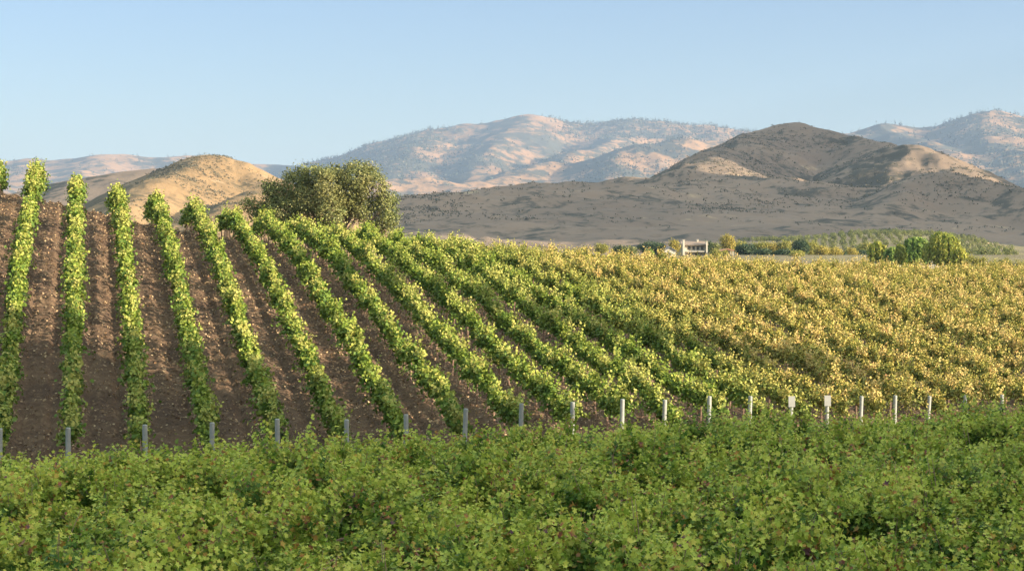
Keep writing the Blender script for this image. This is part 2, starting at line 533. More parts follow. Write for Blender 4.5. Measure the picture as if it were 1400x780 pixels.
def shoots(org, d0, L, nl, droop, rng, tipsize=.55, size=.12, jit=.06, rnd=.75, upb=.65):
    """leaves set along bent shoots; returns centres, normals and sizes"""
    n = len(org)
    t = (np.arange(nl) + .5) / nl
    t = t[None, :] + rng.uniform(-.5, .5, (n, nl)) / nl
    d0 = d0 / np.linalg.norm(d0, axis=1, keepdims=True)
    P = org[:, None, :] + d0[:, None, :] * (L[:, None] * t)[:, :, None]
    out = d0 * np.array([1, 1, 0]); out /= np.linalg.norm(out, axis=1, keepdims=True) + 1e-6
    bend = (droop * L)[:, None] * t ** 2
    P = P + out[:, None, :] * (.35 * bend)[:, :, None]
    P[:, :, 2] -= .75 * bend
    P = P + rng.normal(size=P.shape) * jit
    Nn = rng.normal(size=P.shape) * rnd + out[:, None, :] * .55
    Nn[:, :, 2] += upb
    S = size * (1 - (1 - tipsize) * t ** 1.5) * rng.uniform(.75, 1.25, (n, nl))
    return P.reshape(-1, 3), Nn.reshape(-1, 3), S.ravel()


# ------------------------------------------------------------------ the near block of grapevines
def vine_variant(seed):
    rng = np.random.default_rng(seed)
    n = 92
    nc = 8
    cx_ = rng.uniform(-.78, .78, nc); cs_ = rng.normal(0, .32, nc); ch_ = rng.uniform(.55, 1.45, nc); ct_ = rng.normal(0, .3, nc)
    w = rng.integers(0, nc, n)
    org = np.stack([cx_[w] + rng.normal(0, .08, n), rng.normal(0, .13, n), rng.uniform(.6, .95, n)], -1)
    d = np.stack([ct_[w] + rng.normal(0, .13, n), cs_[w] + rng.normal(0, .14, n), rng.uniform(.8, 1.3, n)], -1)
    L = rng.uniform(.7, 1.05, n) * ch_[w]
    droop = rng.uniform(.0, .55, n) * rng.uniform(.3, 1.4, nc)[w]
    nl = 22
    C, N, S = shoots(org, d, L, nl, droop, rng, .6, .105, .05, .5, .7)
    m = 12
    org2 = np.stack([rng.uniform(-.75, .75, m), rng.normal(0, .3, m), rng.uniform(.95, 1.2, m)], -1)
    d2 = np.stack([rng.normal(0, .25, m), rng.normal(0, .3, m), np.ones(m)], -1)
    C2, N2, S2 = shoots(org2, d2, rng.uniform(.4, .85, m), 20, rng.uniform(0, .35, m), rng, .55, .10, .045, .5, .7)
    k = 420
    C3 = np.stack([rng.uniform(-.8, .8, k), rng.normal(0, .34, k), rng.uniform(.25, .95, k)], -1)
    N3 = rng.normal(size=(k, 3)) + np.array([0, 0, .5]); S3 = rng.uniform(.08, .125, k)
    C = np.concatenate([C, C2, C3]); N = np.concatenate([N, N2, N3]); S = np.concatenate([S, S2, S3])
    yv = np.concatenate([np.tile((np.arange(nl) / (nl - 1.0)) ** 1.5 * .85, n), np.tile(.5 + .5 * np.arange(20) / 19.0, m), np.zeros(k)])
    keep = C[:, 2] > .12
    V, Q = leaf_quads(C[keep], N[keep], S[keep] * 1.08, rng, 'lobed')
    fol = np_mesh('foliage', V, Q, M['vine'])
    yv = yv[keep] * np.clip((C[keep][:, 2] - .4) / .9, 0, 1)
    a = fol.attributes.new('young_lit', 'FLOAT', 'POINT')
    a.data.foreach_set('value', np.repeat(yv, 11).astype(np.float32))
    tb = MB()
    tb.tube([(0, 0, -.1), (.03, .02, .3), (-.02, 0, .62), (.04, .01, .8)], [.06, .045, .04, .04], 7)
    tb.tube([(.03, 0, .74), (.3, .02, .84), (.7, -.02, .86)], [.035, .026, .018], 6)
    tb.tube([(.03, 0, .74), (-.28, -.03, .83), (-.68, .02, .87)], [.035, .026, .018], 6)
    for q in range(0, n, 6):
        o = org[q]; e = o + d[q] / np.linalg.norm(d[q]) * L[q] * .8
        tb.tube([o, (o + e) / 2 + rng.normal(0, .03, 3), e], [.009, .007, .004], 4, False)
    return fol, tb.mesh('trunk', M['vine_wood'], True)


variants = [vine_variant(100 + i) for i in range(9)]
protos = []
for i, (fol, tr) in enumerate(variants):
    protos.append((fol, tr))

ORD = ['first', 'second', 'third', 'fourth', 'fifth', 'sixth', 'seventh', 'eighth', 'ninth', 'tenth', 'eleventh', 'twelfth', 'thirteenth', 'fourteenth',
       'fifteenth', 'sixteenth', 'seventeenth', 'eighteenth', 'nineteenth', 'twentieth', 'twenty-first']
FD = np.array([.923, .385]); FN = np.array([-.385, .923])
P0 = np.array([-12.5, 43.5]) - FN * .15
rng = np.random.default_rng(7)
count = 0
for k in range(0, 14):
    o = P0 - FN * (2.08 * k)
    off = rng.uniform(0, 1.35)
    for j in range(-30, 40):
        p = o + FD * (j * 1.38 + off) + FN * rng.normal(0, .06)
        if p[1] < 23.2: continue
        if abs(p[0]) > .268 * p[1] + 3.6: continue
        # end of the block on the far right follows the avenue
        q = int(rng.integers(len(protos)))
        fol, tr = protos[q]
        z = float(ground_z(p[0], p[1]))
        rz = math.atan2(FD[1], FD[0]) + (math.pi if rng.random() < .5 else 0) + rng.normal(0, .12)
        root = empty('grapevine', (p[0], p[1], z), rz)
        sc = rng.uniform(.92, 1.1)
        root.scale = (sc, rng.uniform(.76, .98), sc * (rng.uniform(.82, 1.14) if k > 1 else rng.uniform(.82, .94)))
        fx = p[0] / (.268 * p[1])
        part = 'left' if fx < -.34 else ('middle' if fx < .34 else 'right')
        rown = 'back row nearest the end posts' if k == 0 else f'{ORD[k]} row from the back'
        tag(root, f'bushy green grapevine in the shaded near block, {part} third, {rown}', 'grapevine', 'grapevines of the shaded near block')
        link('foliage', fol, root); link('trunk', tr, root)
        count += 1
print('near vines', count)

# ------------------------------------------------------------------ vine rows on the hill
def row_label(n):
    if n < 0:
        return ('vine row whose end leaves show at the top left corner of the slope' if n == -1
                else 'vine row on the crest beyond the left edge of the slope')
    if n <= 20:
        if n <= 7: look = 'sunlit green vine row with bare dark soil on both sides'
        elif n <= 12: look = 'dense green vine row with shaded flank and sunlit top'
        elif n == 13: look = 'green vine row bordering the golden field'
        else: look = 'golden yellow vine row in the merged field'
        who = {0: 'leftmost post'}.get(n, ORD[n] + ' post from left')
        return f'{look}, behind {who}' if n else f'{look}, leftmost of all'
    return 'golden vine row entering the field from the right edge of the photo'


def row_end(X0, Y0):
    """walk uphill to past the crest"""
    t = 0.0
    while t < 110:
        X = X0 + RX * t; Y = Y0 + RY * t
        px = float(np.clip(HX + F * X / Y, -300, 1700))
        if Y > np.interp(px, PXC, YC) + 7: break
        t += .5
    return t


def trunk_mb(mb, x, y, z, rng, h=.85):
    a, b = rng.normal(0, .05, 2)
    mb.tube([(x, y, z - .12), (x + a * .6, y + b * .6, z + h * .5), (x + a, y + b, z + h)], [.045, .035, .03], 5)


nleaf = 0
for n in range(-4, 46):
    rng = np.random.default_rng(900 + n)
    X0, Y0 = row_base(n)
    L = row_end(X0, Y0)
    if n > 20:
        # skip the lower end that lies far outside the frame
        t0 = 0.0
        while t0 < L and (X0 + RX * t0) > .268 * (Y0 + RY * t0) + 7.0: t0 += .5
        if t0 > L - 2: continue
        X0 += RX * t0; Y0 += RY * t0; L -= t0
    if n < 0:
        t0 = 0.0
        while t0 < L and (X0 + RX * t0) < -.268 * (Y0 + RY * t0) - 5.0: t0 += .5
        if t0 > L - 1: continue
        X0 += RX * t0; Y0 += RY * t0; L -= t0
    z0 = float(ground_z(X0, Y0))
    root = empty('vine_row', (X0, Y0, z0))
    tag(root, row_label(n), 'vine row', 'trellised vine rows on the hill')
    # vigour along the row: each plant about 1.5 m
    left = n <= 7
    ns = int(L * (30 if left else (30 if n < 14 else 36)))
    npl = max(2, int(L / 1.5)); pc = (np.arange(npl) + .5) * L / npl + rng.normal(0, .12, npl); pv = rng.uniform(.82, 1.12, npl)
    wp = rng.integers(0, npl, ns)
    t = np.where(rng.random(ns) < .55, pc[wp] + rng.normal(0, .36, ns), rng.uniform(-.2, L, ns))
    t = np.clip(t, -.25, L)
    vig = .93 + .16 * (vnoise(t / 1.5, np.full(ns, n * 7.3), 3) - .5) * 2 + .10 * (vnoise(t / 6.0, np.full(ns, n * 3.1), 4) - .5) * 2
    vig = vig * pv[np.clip((t / L * npl).astype(int), 0, npl - 1)]
    ac = rng.normal(0, .085, ns)
    side = np.where(rng.random(ns) < .5, -1, 1)
    kind = rng.random(ns)
    up = kind < .62
    zc = np.where(up, rng.uniform(.75, 1.15, ns), rng.uniform(.9, 1.35, ns))
    dl = rng.normal(0, .22, ns)
    da = np.where(up, rng.normal(.05, .15, ns), side * rng.uniform(.25, .6, ns))
    dz = np.where(up, 1.0, rng.uniform(-.1, .6, ns))
    Ls = np.where(up, rng.uniform(.5, .95, ns), rng.uniform(.22, .40, ns)) * vig
    droop = np.where(up, rng.uniform(0, .32, ns), rng.uniform(.5, 1.6, ns))
    X = X0 + RX * t + NXr * ac; Y = Y0 + RY * t + NYr * ac
    Z = ground_z(X, Y) + zc * vig
    org = np.stack([X - X0, Y - Y0, Z - z0], -1)
    d = np.stack([RX * dl + NXr * da, RY * dl + NYr * da, dz], -1)
    if not left: Ls = Ls * np.where(up, 1.18, .95)
    C, N, S = shoots(org, d, Ls, 13, droop, rng, .6, .125, .042)
    yv = np.where(up[:, None], (np.arange(13) / 12.0)[None, :] ** 1.3, .25 * (np.arange(13) / 12.0)[None, :]).ravel()  # lighter tips, darker sides: top light and flank shade put into leaf colour
    # low curtain leaves on some plants
    nc = int(L * 34)
    tc = rng.uniform(.1, L, nc)
    w = vnoise(tc / 1.6, np.full(nc, n * 5.7), 8)
    ok = rng.random(nc) < w * 1.15
    tc = tc[ok]; nc = len(tc)
    ac = rng.normal(0, .17, nc)
    Xc = X0 + RX * tc + NXr * ac; Yc_ = Y0 + RY * tc + NYr * ac
    zl = rng.uniform(.5, 1.3, nc) if not left else .40 + .35 * (vnoise(tc / 2.3, np.full(nc, n * 2.9), 19) > .42) + rng.uniform(0, .8, nc)
    C2 = np.stack([Xc - X0, Yc_ - Y0, ground_z(Xc, Yc_) + zl - z0], -1)
    N2 = rng.normal(size=(nc, 3)) + np.array([0, -.2, .35]); S2 = rng.uniform(.09, .14, nc)
    C = np.concatenate([C, C2]); N = np.concatenate([N, N2]); S = np.concatenate([S, S2])
    S = S * (1.0 if left else (.95 if n < 14 else .84))
    Vv, Qq = leaf_quads(C, N, S, rng, True)
    nleaf += len(C)
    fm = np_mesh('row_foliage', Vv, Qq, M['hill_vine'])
    at = fm.attributes.new('young_lit', 'FLOAT', 'POINT')
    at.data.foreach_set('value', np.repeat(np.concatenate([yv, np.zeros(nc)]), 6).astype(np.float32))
    link('foliage', fm, root)
    # trunks: the first ones, seen beside the end posts, one by one; the rest is a mass under the leaves
    tt = np.arange(.75, L, 1.5)
    rest = MB()
    for q, tq in enumerate(tt):
        x = RX * tq; y = RY * tq
        z = float(ground_z(X0 + x, Y0 + y)) - z0
        if q < 5 and 0 <= n <= 20:
            mb = MB(); trunk_mb(mb, 0, 0, 0, rng); mb.build('trunk', M['vine_wood'], root, (x, y, z), smooth=True)
        else:
            trunk_mb(rest, x, y, z, rng)
    if rest.v:
        tag(rest.build('trunk', M['vine_wood'], root, smooth=True), kind='stuff')
print('row leaves', nleaf, time.time() - T0)

# ------------------------------------------------------------------ fallen leaves and straw on the bare soil
M['straw'] = leaf_mat('straw', [(0, (.18, .12, .07)), (.5, (.31, .215, .125)), (.9, (.45, .33, .19)), (1, (.32, .16, .08))], .1)
rng = np.random.default_rng(61)
ns = 150000
r_ = rng.uniform(R0 - 3 * SP, R0 + 20.5 * SP, ns)
tq = rng.uniform(-1.5, 60, ns)
nn = (r_ - R0) / SP
by = np.interp(nn, np.arange(-8, 50), [y for x, y in BASE])
bx = (r_ - NYr * by) / NXr
X = bx + RX * tq; Y = by + RY * tq
ph = (nn + .5) % 1.0 - .5
wgt = .25 + .9 * sstep(.40, .62, vnoise(X * .5, Y * 2.2, 71)) * vnoise(X * 2.2, Y * 3.5, 72) + .35 * (np.abs(ph) < .17)
keep = (rng.random(ns) < wgt) & (np.abs(X) < .29 * Y) & (Y < 116)
X = X[keep]; Y = Y[keep]; ns = len(X)
C = np.stack([X, Y, ground_z(X, Y) + clods(X, Y) + rng.uniform(.01, .05, ns)], -1)
N = rng.normal(size=(ns, 3)) * .55 + np.array([0, -.1, .8])
V, Q = leaf_quads(C, N, rng.uniform(.05, .12, ns), rng, False, 1.0)
tag(link('fallen_leaves', np_mesh('fallen_leaves', V, Q, M['straw'])), kind='stuff')

# ------------------------------------------------------------------ end posts
PLAB = {14: 'post topped by a white plate, left one of the two plated posts',
        15: 'post topped by a white plate, right one of the two plated posts'}
POST_TOP = [585, 584, 580, 577, 572, 573, 566, 558, 551, 549, 545, 546, 541, 541, 542, 541, 541, 540, 541, 540, 539]
for n, px in enumerate(POST_PX):
    rng = np.random.default_rng(50 + n)
    Y = base_Y(n) - .35
    X = (px - HX) / F * Y
    zt = CAMZ + (HY - POST_TOP[n]) / F * Y
    zg = float(ground_z(X, Y))
    lean = (.06 if n >= 7 else 0) + rng.normal(0, .025)
    r = .074
    h = zt - zg
    mb = MB()
    # round post with a bevelled top and a slight taper
    rs = [(-.35, r * 1.05), (0, r * 1.04), (h * .5, r), (h - .03, r * .97), (h - .008, r * .9), (h, r * .7)]
    mb.tube([(lean * z / max(h, .1) * .9 - lean * .9, 0, z) for z, _ in rs], [q for _, q in rs], 12)
    root = empty('trellis_post', (X, Y, zg))
    if n in PLAB: lab = PLAB[n]
    else:
        tone = 'grey end post in shade below a vine row' if n <= 7 else 'pale sunlit end post below a vine row'
        lab = f'{tone}, {ORD[n]} from left'
        if n == 20: lab = 'pale end post half hidden by leaves, last of the line towards right edge'
    tag(root, lab, 'post', 'end posts along the foot of the hill rows')
    mb.build('shaft', M['post'], root, smooth=True)
    if n in PLAB:
        pl = MB().box(-.115, .115, -.012, .012, -.19, .19)
        pl.build('plate', M['plate'], root, (-.0, -r - .02, h - .16), smooth=False)


# ------------------------------------------------------------------ trees
def crown_leaves(lobes, rng, per_m2, clump_r, leaves_per, size, aspect=.7, shell=.35, holes=.25, full=False):
    Cs = []; Ns = []; Ss = []
    lob = np.array(lobes, float)
    for (cx, cy, cz, rx, ry, rz_) in lobes:
        area = 4 * math.pi * ((rx * ry + ry * rz_ + rx * rz_) / 3)
        m = max(6, int(area * per_m2))
        u = rng.normal(size=(m, 3)); u /= np.linalg.norm(u, axis=1, keepdims=True)
        # leave irregular gaps
        g = vnoise(u[:, 0] * 2.2 + cx, u[:, 1] * 2.2 + u[:, 2] * 1.7 + cz, int(abs(cx * 13 + cz * 7)) % 97)
        u = u[g > holes]; m = len(u)
        rr = 1 - shell * rng.random(m) ** 1.6 + .10 * rng.normal(size=m)
        P = np.array([cx, cy, cz]) + u * np.array([rx, ry, rz_]) * rr[:, None]
        # drop clumps buried well inside another lobe
        keep = np.ones(m, bool)
        for q in lob:
            dd = (((P - q[:3]) / q[3:]) ** 2).sum(1)
            keep &= ~((dd < .3))
        P = P[keep]; u = u[keep]; m = len(P)
        if m == 0: continue
        C = P[:, None, :] + rng.normal(size=(m, leaves_per, 3)) * clump_r
        N = u[:, None, :] * .8 + rng.normal(size=(m, leaves_per, 3)) * .7; N[:, :, 2] += .3
        Cs.append(C.reshape(-1, 3)); Ns.append(N.reshape(-1, 3))
        Ss.append(size * rng.uniform(.6, 1.3, m * leaves_per))
    C = np.concatenate(Cs); N = np.concatenate(Ns); S = np.concatenate(Ss)
    return leaf_quads(C, N, S, rng, full, aspect)


def make_tree(name, loc, lobes, leafm, barkm, rng, label, cat='tree', group=None, trunk_r=.3, fork=None, per_m2=3, clump_r=.3, leaves_per=22, size=.2, limbs=True, shell=.35, holes=.25):
    root = empty(name, loc)
    tag(root, label, cat, group)
    V_, Q_ = crown_leaves(lobes, rng, per_m2, clump_r, leaves_per, size, shell=shell, holes=holes)
    link('crown', np_mesh('crown', V_, Q_, leafm), root)
    zmin = min(l[2] for l in lobes); fork = fork if fork is not None else max(.4, zmin * .55)
    mb = MB()
    mb.tube([(0, 0, -.5), (.02, 0, 0), (trunk_r * .4, .05, fork * .6), (0, 0, fork)], [trunk_r * 1.5, trunk_r * 1.15, trunk_r, trunk_r * .85], 9)
    if limbs:
        for l in lobes:
            if min(l[3:]) < .16 * max(q[3] for q in lobes) + .25: continue
            c = np.array(l[:3]); a = np.array([0, 0, fork * .85])
            mid = a * .5 + c * .5 + rng.normal(0, .15, 3) * (np.linalg.norm(c - a) * .25) + np.array([0, 0, .1])
            mb.tube([a, mid, c, c + (c - a) * .04], [trunk_r * .55, trunk_r * .36, trunk_r * .2, trunk_r * .06], 6)
    mb.build('trunk', barkm, root, smooth=True)
    return root


# the oak beyond the crest: crown x 330..542, y 222..312
YO = 136.0; SO = F / YO
zo = float(ground_z((450 - HX) / F * YO, YO))


def oak_lobe(px, py, rpx, rpy, dy=0.0, ry=None):
    return ((px - 450) / SO, dy, CAMZ + (HY - py) / F * YO - zo, rpx / SO, (ry or rpx) / SO, rpy / SO)


rng = np.random.default_rng(21)
oak_l = [oak_lobe(405, 256, 27, 24, .3), oak_lobe(428, 244, 22, 18, .5), oak_lobe(378, 268, 22, 20, .2), oak_lobe(352, 287, 20, 15, 0), oak_lobe(388, 290, 28, 20, -.6),
         oak_lobe(420, 278, 22, 22, -1.0), oak_lobe(449, 262, 16, 26, -1.7), oak_lobe(455, 290, 22, 20, -1.9), oak_lobe(462, 238, 20, 13, .2),
         oak_lobe(489, 246, 20, 20, -.9), oak_lobe(509, 258, 24, 26, -.5), oak_lobe(505, 236, 16, 13, .3), oak_lobe(525, 284, 17, 24, -.2), oak_lobe(534, 303, 11, 16, .2),
         oak_lobe(496, 288, 18, 16, -.4), oak_lobe(474, 262, 18, 24, -.7), oak_lobe(476, 286, 18, 16, -.2), oak_lobe(470, 266, 24, 26, 1.8), oak_lobe(425, 268, 30, 26, 1.6), oak_lobe(430, 308, 36, 12, .3), oak_lobe(512, 312, 18, 12, .8)]
oak_l = [(a, b, c, p * .84, q * .84, r * .84) for a, b, c, p, q, r in oak_l] + [oak_lobe(416, 232, 9, 7), oak_lobe(368, 255, 9, 8), oak_lobe(340, 279, 9, 7), oak_lobe(482, 228, 10, 6), oak_lobe(537, 270, 7, 9), oak_lobe(395, 240, 9, 7), oak_lobe(447, 240, 12, 9, -1.2)]
make_tree('oak_tree', ((450 - HX) / F * YO, YO, zo), oak_l, M['oak_leaf'], M['bark'], rng,
          'broad olive green oak tree standing just beyond the crest of the vineyard', 'tree', None, .42, 3.2, 11.0, .20, 26, .15, True, .28, .27)


def small_tree(name, px0, px1, py_top, py_bot, Y, leafm, label, cat, seed, group=None, nl=5, size=None, drop=0.0, per=None):
    """a round bushy tree that spans the given picture columns at distance Y"""
    rng = np.random.default_rng(seed)
    s = F / Y; w = (px1 - px0) / s; cx = (px0 + px1) / 2
    X = (cx - HX) / F * Y
    zb = float(ground_z(X, Y)); zt = CAMZ + (HY - py_top) / F * Y; zlow = CAMZ + (HY - py_bot) / F * Y
    zlow = min(zlow, zb + .3 * (zt - zb)) if zlow < zt else zb
    zlow = max(zlow, zb)
    H = zt - zb; h = zt - zlow
    lobes = []
    for i in range(nl):
        a = rng.uniform(-1, 1); b = rng.uniform(-1, 1)
        rr = rng.uniform(.28, .42)
        lobes.append((a * w * (.5 - rr * .85), b * w * (.5 - rr) * .8, zlow - zb + h * rng.uniform(.35, .70), w * rr, w * rr, h * rng.uniform(.26, .38)))
    lobes.append((rng.uniform(-.08, .08) * w, 0, zlow - zb + h * .68, w * .3, w * .3, h * .32))
    lobes.append((0, 0, zlow - zb + h * .36, w * .42, w * .36, h * .34))
    sz = size or max(.22, 2.0 / s)
    area = w * h
    per = per or max(.25, min(4, 40.0 / max(area, 1)))
    return make_tree(name, (X, Y, zb), lobes, leafm, M['bark'], rng, label, cat, group, max(.08, w * .035), max(.25, (zlow - zb) + h * .2), per, sz * .9, 12, sz, True, .4, .22)


small_tree('bush', 814, 831, 334, 346, 400, M['lime_leaf'], 'small round yellow-topped bush alone at the edge of the golden field', 'bush', 31)
small_tree('tree', 838, 855, 337, 350, 430, M['dark_leaf'], 'low dark tree right of the yellow-topped bush', 'tree', 32)
small_tree('tree', 853, 872, 338, 350, 440, M['oak_leaf'], 'low brownish tree between two dark trees left of the farmhouse', 'tree', 33)
small_tree('oak_tree', 874, 909, 331, 350, 425, M['dark_leaf'], 'wide dark oak tree immediately left of the white farmhouse', 'tree', 34, nl=7)
small_tree('bush', 884, 893, 341, 350, 405, M['green_leaf'], 'small light green bush in front of the wide dark oak', 'bush', 35)
small_tree('tree', 916, 928, 328, 346, 415, M['yellow_leaf'], 'yellow tree against the left end of the white farmhouse', 'tree', 36)
small_tree('tree', 958, 978, 331, 346, 452, M['dark_leaf'], 'dark tree behind the right chimney of the farmhouse', 'tree', 37)
small_tree('tree', 972, 984, 333, 347, 445, M['oak_leaf'], 'olive tree between the farmhouse and the carport', 'tree', 38)
small_tree('tree', 983, 1004, 321, 345, 440, M['yellow_leaf'], 'tall yellow tree rising behind the carport', 'tree', 39, nl=6)
small_tree('bush', 972, 986, 341, 354, 380, M['lime_leaf'], 'yellow-green bush in front of the carport, left of its opening', 'bush', 40)
small_tree('bush', 986, 994, 343, 354, 385, M['lime_leaf'], 'narrow yellow-green bush in front of the carport opening', 'bush', 41)
small_tree('tree', 1006, 1032, 335, 352, 435, M['dark_leaf'], 'dark green tree right of the carport', 'tree', 42, nl=6)
for i, (a, b, t, bo, m_, lb) in enumerate([
        (1000, 1022, 331, 345, 'lime_leaf', 'yellow-green tree behind the dark tree right of the carport'),
        (1028, 1050, 332, 345, 'lime_leaf', 'yellow-green tree second right of the carport'),
        (1048, 1066, 333, 346, 'yellow_leaf', 'yellow tree midway between carport and dark block tree'),
        (1064, 1084, 331, 346, 'lime_leaf', 'pale lime tree left of the dark block tree'),
        (1030, 1060, 342, 353, 'dark_leaf', 'low dark shrub in front of the yellow-green trees'),
        (1056, 1088, 343, 353, 'dark_leaf', 'low dark shrub left of the dark block tree')]):
    small_tree('tree' if i < 4 else 'shrub', a, b, t, bo, 470 if i < 4 else 430, M[m_], lb, 'tree' if i < 4 else 'shrub', 50 + i)
small_tree('tree', 1084, 1106, 330, 352, 440, M['dark_leaf'], 'blocky dark tree standing among yellow shrubs left of the pale track', 'tree', 57, nl=8)
small_tree('tree', 1098, 1120, 330, 353, 448, M['lime_leaf'], 'bright lime tree touching the right side of the dark block tree', 'tree', 58)
small_tree('shrub', 1080, 1102, 345, 356, 405, M['lime_leaf'], 'low lime shrub in front of the dark block tree', 'shrub', 59)
small_tree('shrub', 1112, 1134, 338, 353, 430, M['yellow_leaf'], 'yellow shrub at the left end of the pale track', 'shrub', 60)
small_tree('shrub', 1130, 1150, 340, 354, 432, M['yellow_leaf'], 'yellow shrub in the middle above the pale track', 'shrub', 61)
small_tree('shrub', 1148, 1157, 344, 354, 436, M['dark_leaf'], 'small dark shrub between the yellow shrubs above the track', 'shrub', 62)
small_tree('shrub', 1156, 1174, 341, 353, 440, M['yellow_leaf'], 'rounded yellow shrub rightmost above the pale track', 'shrub', 63)
small_tree('shrub', 1166, 1192, 344, 356, 470, M['dark_leaf'], 'dark shrub low behind the light green willow bush', 'shrub', 64)
small_tree('tree', 1172, 1196, 333, 347, 500, M['lime_leaf'], 'yellow-green tree behind the light green willow bush', 'tree', 65)


# willows: hanging curtains of narrow leaves
def willow(px0, px1, py_top, py_bot, Y, leafm, label, seed, nst=90, droopy=1.0):
    rng = np.random.default_rng(seed)
    s = F / Y; w = (px1 - px0) / s; X = ((px0 + px1) / 2 - HX) / F * Y
    zb = float(ground_z(X, Y)); zt = CAMZ + (HY - py_top) / F * Y; H = zt - zb
    zl = max(CAMZ + (HY - py_bot) / F * Y - zb, .1)
    root = empty('willow_tree', (X, Y, zb)); tag(root, label, 'willow', 'willows at the far edge of the vineyard')
    Cs = []; Us = []; Ns = []; Ss = []
    h = H - zl
    tops = []
    for i in range(7):
        a = rng.uniform(0, 2 * math.pi); q = rng.uniform(.2, 1.0)
        tops.append((math.cos(a) * q * w * .36, math.sin(a) * q * w * .36, H * (1.0 - .42 * q * q * rng.uniform(.5, 1.2))))
    tops[1] = (rng.uniform(-.25, -.15) * w, 0, H * .93); tops[2] = (rng.uniform(.15, .25) * w, -.1 * w, H * .9)
    tops[0] = (rng.uniform(-.1, .1) * w, 0, H)
    for i in range(nst):
        tx, ty, tz = tops[i % 7]
        a = rng.uniform(0, 2 * math.pi); r0 = w * rng.uniform(.08, .30)
        L = (tz - zl) * rng.uniform(.45, 1.0)
        n = int(L / .16) + 4
        t = np.linspace(0, 1, n)
        rr = r0 * np.minimum(1, t * 3.5) ** .6 + w * .05 * t
        x = tx + math.cos(a) * rr; y = ty + math.sin(a) * rr
        z = tz + .05 * h * np.sin(np.minimum(1, t * 3) * math.pi) - L * np.maximum(0, t - .12) * droopy
        P = np.stack([x, y, z], -1) + rng.normal(0, .05, (n, 3))
        P = P[P[:, 2] > .1]
        n = len(P)
        for rep in range(4):
            Cs.append(P + rng.normal(0, .13, (n, 3)))
            Us.append(np.array([0, 0, -1.0]) + rng.normal(0, .35, (n, 3)))
            Ns.append(np.array([math.cos(a), math.sin(a), .25]) + rng.normal(0, .5, (n, 3)))
            Ss.append(rng.uniform(.28, .55, n))
    C = np.concatenate(Cs); U = np.concatenate(Us); N = np.concatenate(Ns); S = np.concatenate(Ss)
    V_, Q_ = leaf_quads(C, N, S, rng, False, .55, U)
    link('crown', np_mesh('crown', V_, Q_, leafm), root)
    mb = MB(); mb.tube([(0, 0, -.4), (.1, 0, H * .3), (0, 0, H * .55)], [w * .05, w * .035, w * .025], 8)
    for t in tops:
        mb.tube([(0, 0, H * .45), (t[0] * .6, t[1] * .6, t[2] * .8), t], [w * .022, w * .014, w * .006], 5)
    mb.build('trunk', M['bark'], root, smooth=True)


willow(1188, 1212, 334, 362, 300, M['willow_leaf'], 'light green willow bush, leftmost of the willow clump', 71, 70)
willow(1210, 1228, 341, 362, 296, M['green_leaf'], 'short mid green willow between two taller light ones', 72, 50)
willow(1224, 1240, 338, 364, 292, M['willow_leaf'], 'narrow yellow-green willow left of the dark green one', 73, 50)
willow(1234, 1272, 328, 366, 300, M['green_leaf'], 'tall rounded dark green willow beside the bright yellow-green one', 74, 130)
willow(1264, 1312, 322, 368, 288, M['willow_leaf'], 'largest willow, bright yellow-green with long hanging curtains', 75, 200)
willow(1300, 1322, 343, 368, 280, M['willow_leaf'], 'low yellow-green willow at the right foot of the largest one', 76, 70)
for i, (a, b, t) in enumerate([(1318, 1340, 349), (1336, 1354, 352), (1350, 1370, 354), (1366, 1388, 353), (1384, 1404, 355)]):
    small_tree('shrub', a, b, t, 366, 275, M['lime_leaf'], f'low yellow-green shrub, {ORD[i]} to the right of the willow clump', 'shrub', 80 + i)

# ------------------------------------------------------------------ farmhouse and carport
YH = 420.0; SH = F / YH


def hx(px): return (px - HX) / SH


def hz(py): return CAMZ + (HY - py) / SH


zg = float(ground_z(hx(945), YH))
house = empty('farmhouse', (hx(940), YH, zg))
tag(house, 'white farmhouse with low clay roof, two tall chimneys and dark windows below the hills', 'house')
ox = hx(940)


def X_(px): return hx(px) - ox


def Z_(py): return hz(py) - zg


zbot = -1.0
MB().box(X_(932), X_(966), 0, 6.5, zbot, Z_(335.0)).build('wall', M['stucco'], house)
MB().box(X_(919), X_(932) - .02, .6, 6.0, zbot, Z_(338.0)).build('wing', M['cream'], house)
MB().prism([(X_(917.5), Z_(338.0) + .01), (X_(932) - .05, Z_(336.2)), (X_(932) - .05, Z_(337.0)), (X_(917.5), Z_(338.5))], .3, 6.3).build('wing_roof', M['roof_tile'], house)
roof = MB()
roof.poly([(X_(930.5), -1.0, Z_(334.6)), (X_(968.5), -1.0, Z_(334.6)), (X_(967), 3.2, Z_(329.3)), (X_(932), 3.2, Z_(329.3))])
roof.poly([(X_(968.5), 7.4, Z_(334.6)), (X_(930.5), 7.4, Z_(334.6)), (X_(932), 3.2, Z_(329.3)), (X_(967), 3.2, Z_(329.3))])
roof.poly([(X_(930.5), 7.4, Z_(334.6)), (X_(930.5), -1.0, Z_(334.6)), (X_(932), 3.2, Z_(329.3))])
roof.poly([(X_(968.5), -1.0, Z_(334.6)), (X_(968.5), 7.4, Z_(334.6)), (X_(967), 3.2, Z_(329.3))])
roof.poly([(X_(930.5), -1.0, Z_(334.6) - .01), (X_(930.5), 7.4, Z_(334.6) - .01), (X_(968.5), 7.4, Z_(334.6) - .01), (X_(968.5), -1.0, Z_(334.6) - .01)])
rf = roof.build('roof', M['roof_tile'], house)
MB().box(X_(954.2), X_(956.6), 2.4, 3.6, Z_(332), Z_(327.6)).box(X_(953.9), X_(956.9), 2.25, 3.75, Z_(327.6) + .003, Z_(327.0)).build('chimney', M['stucco'], rf)
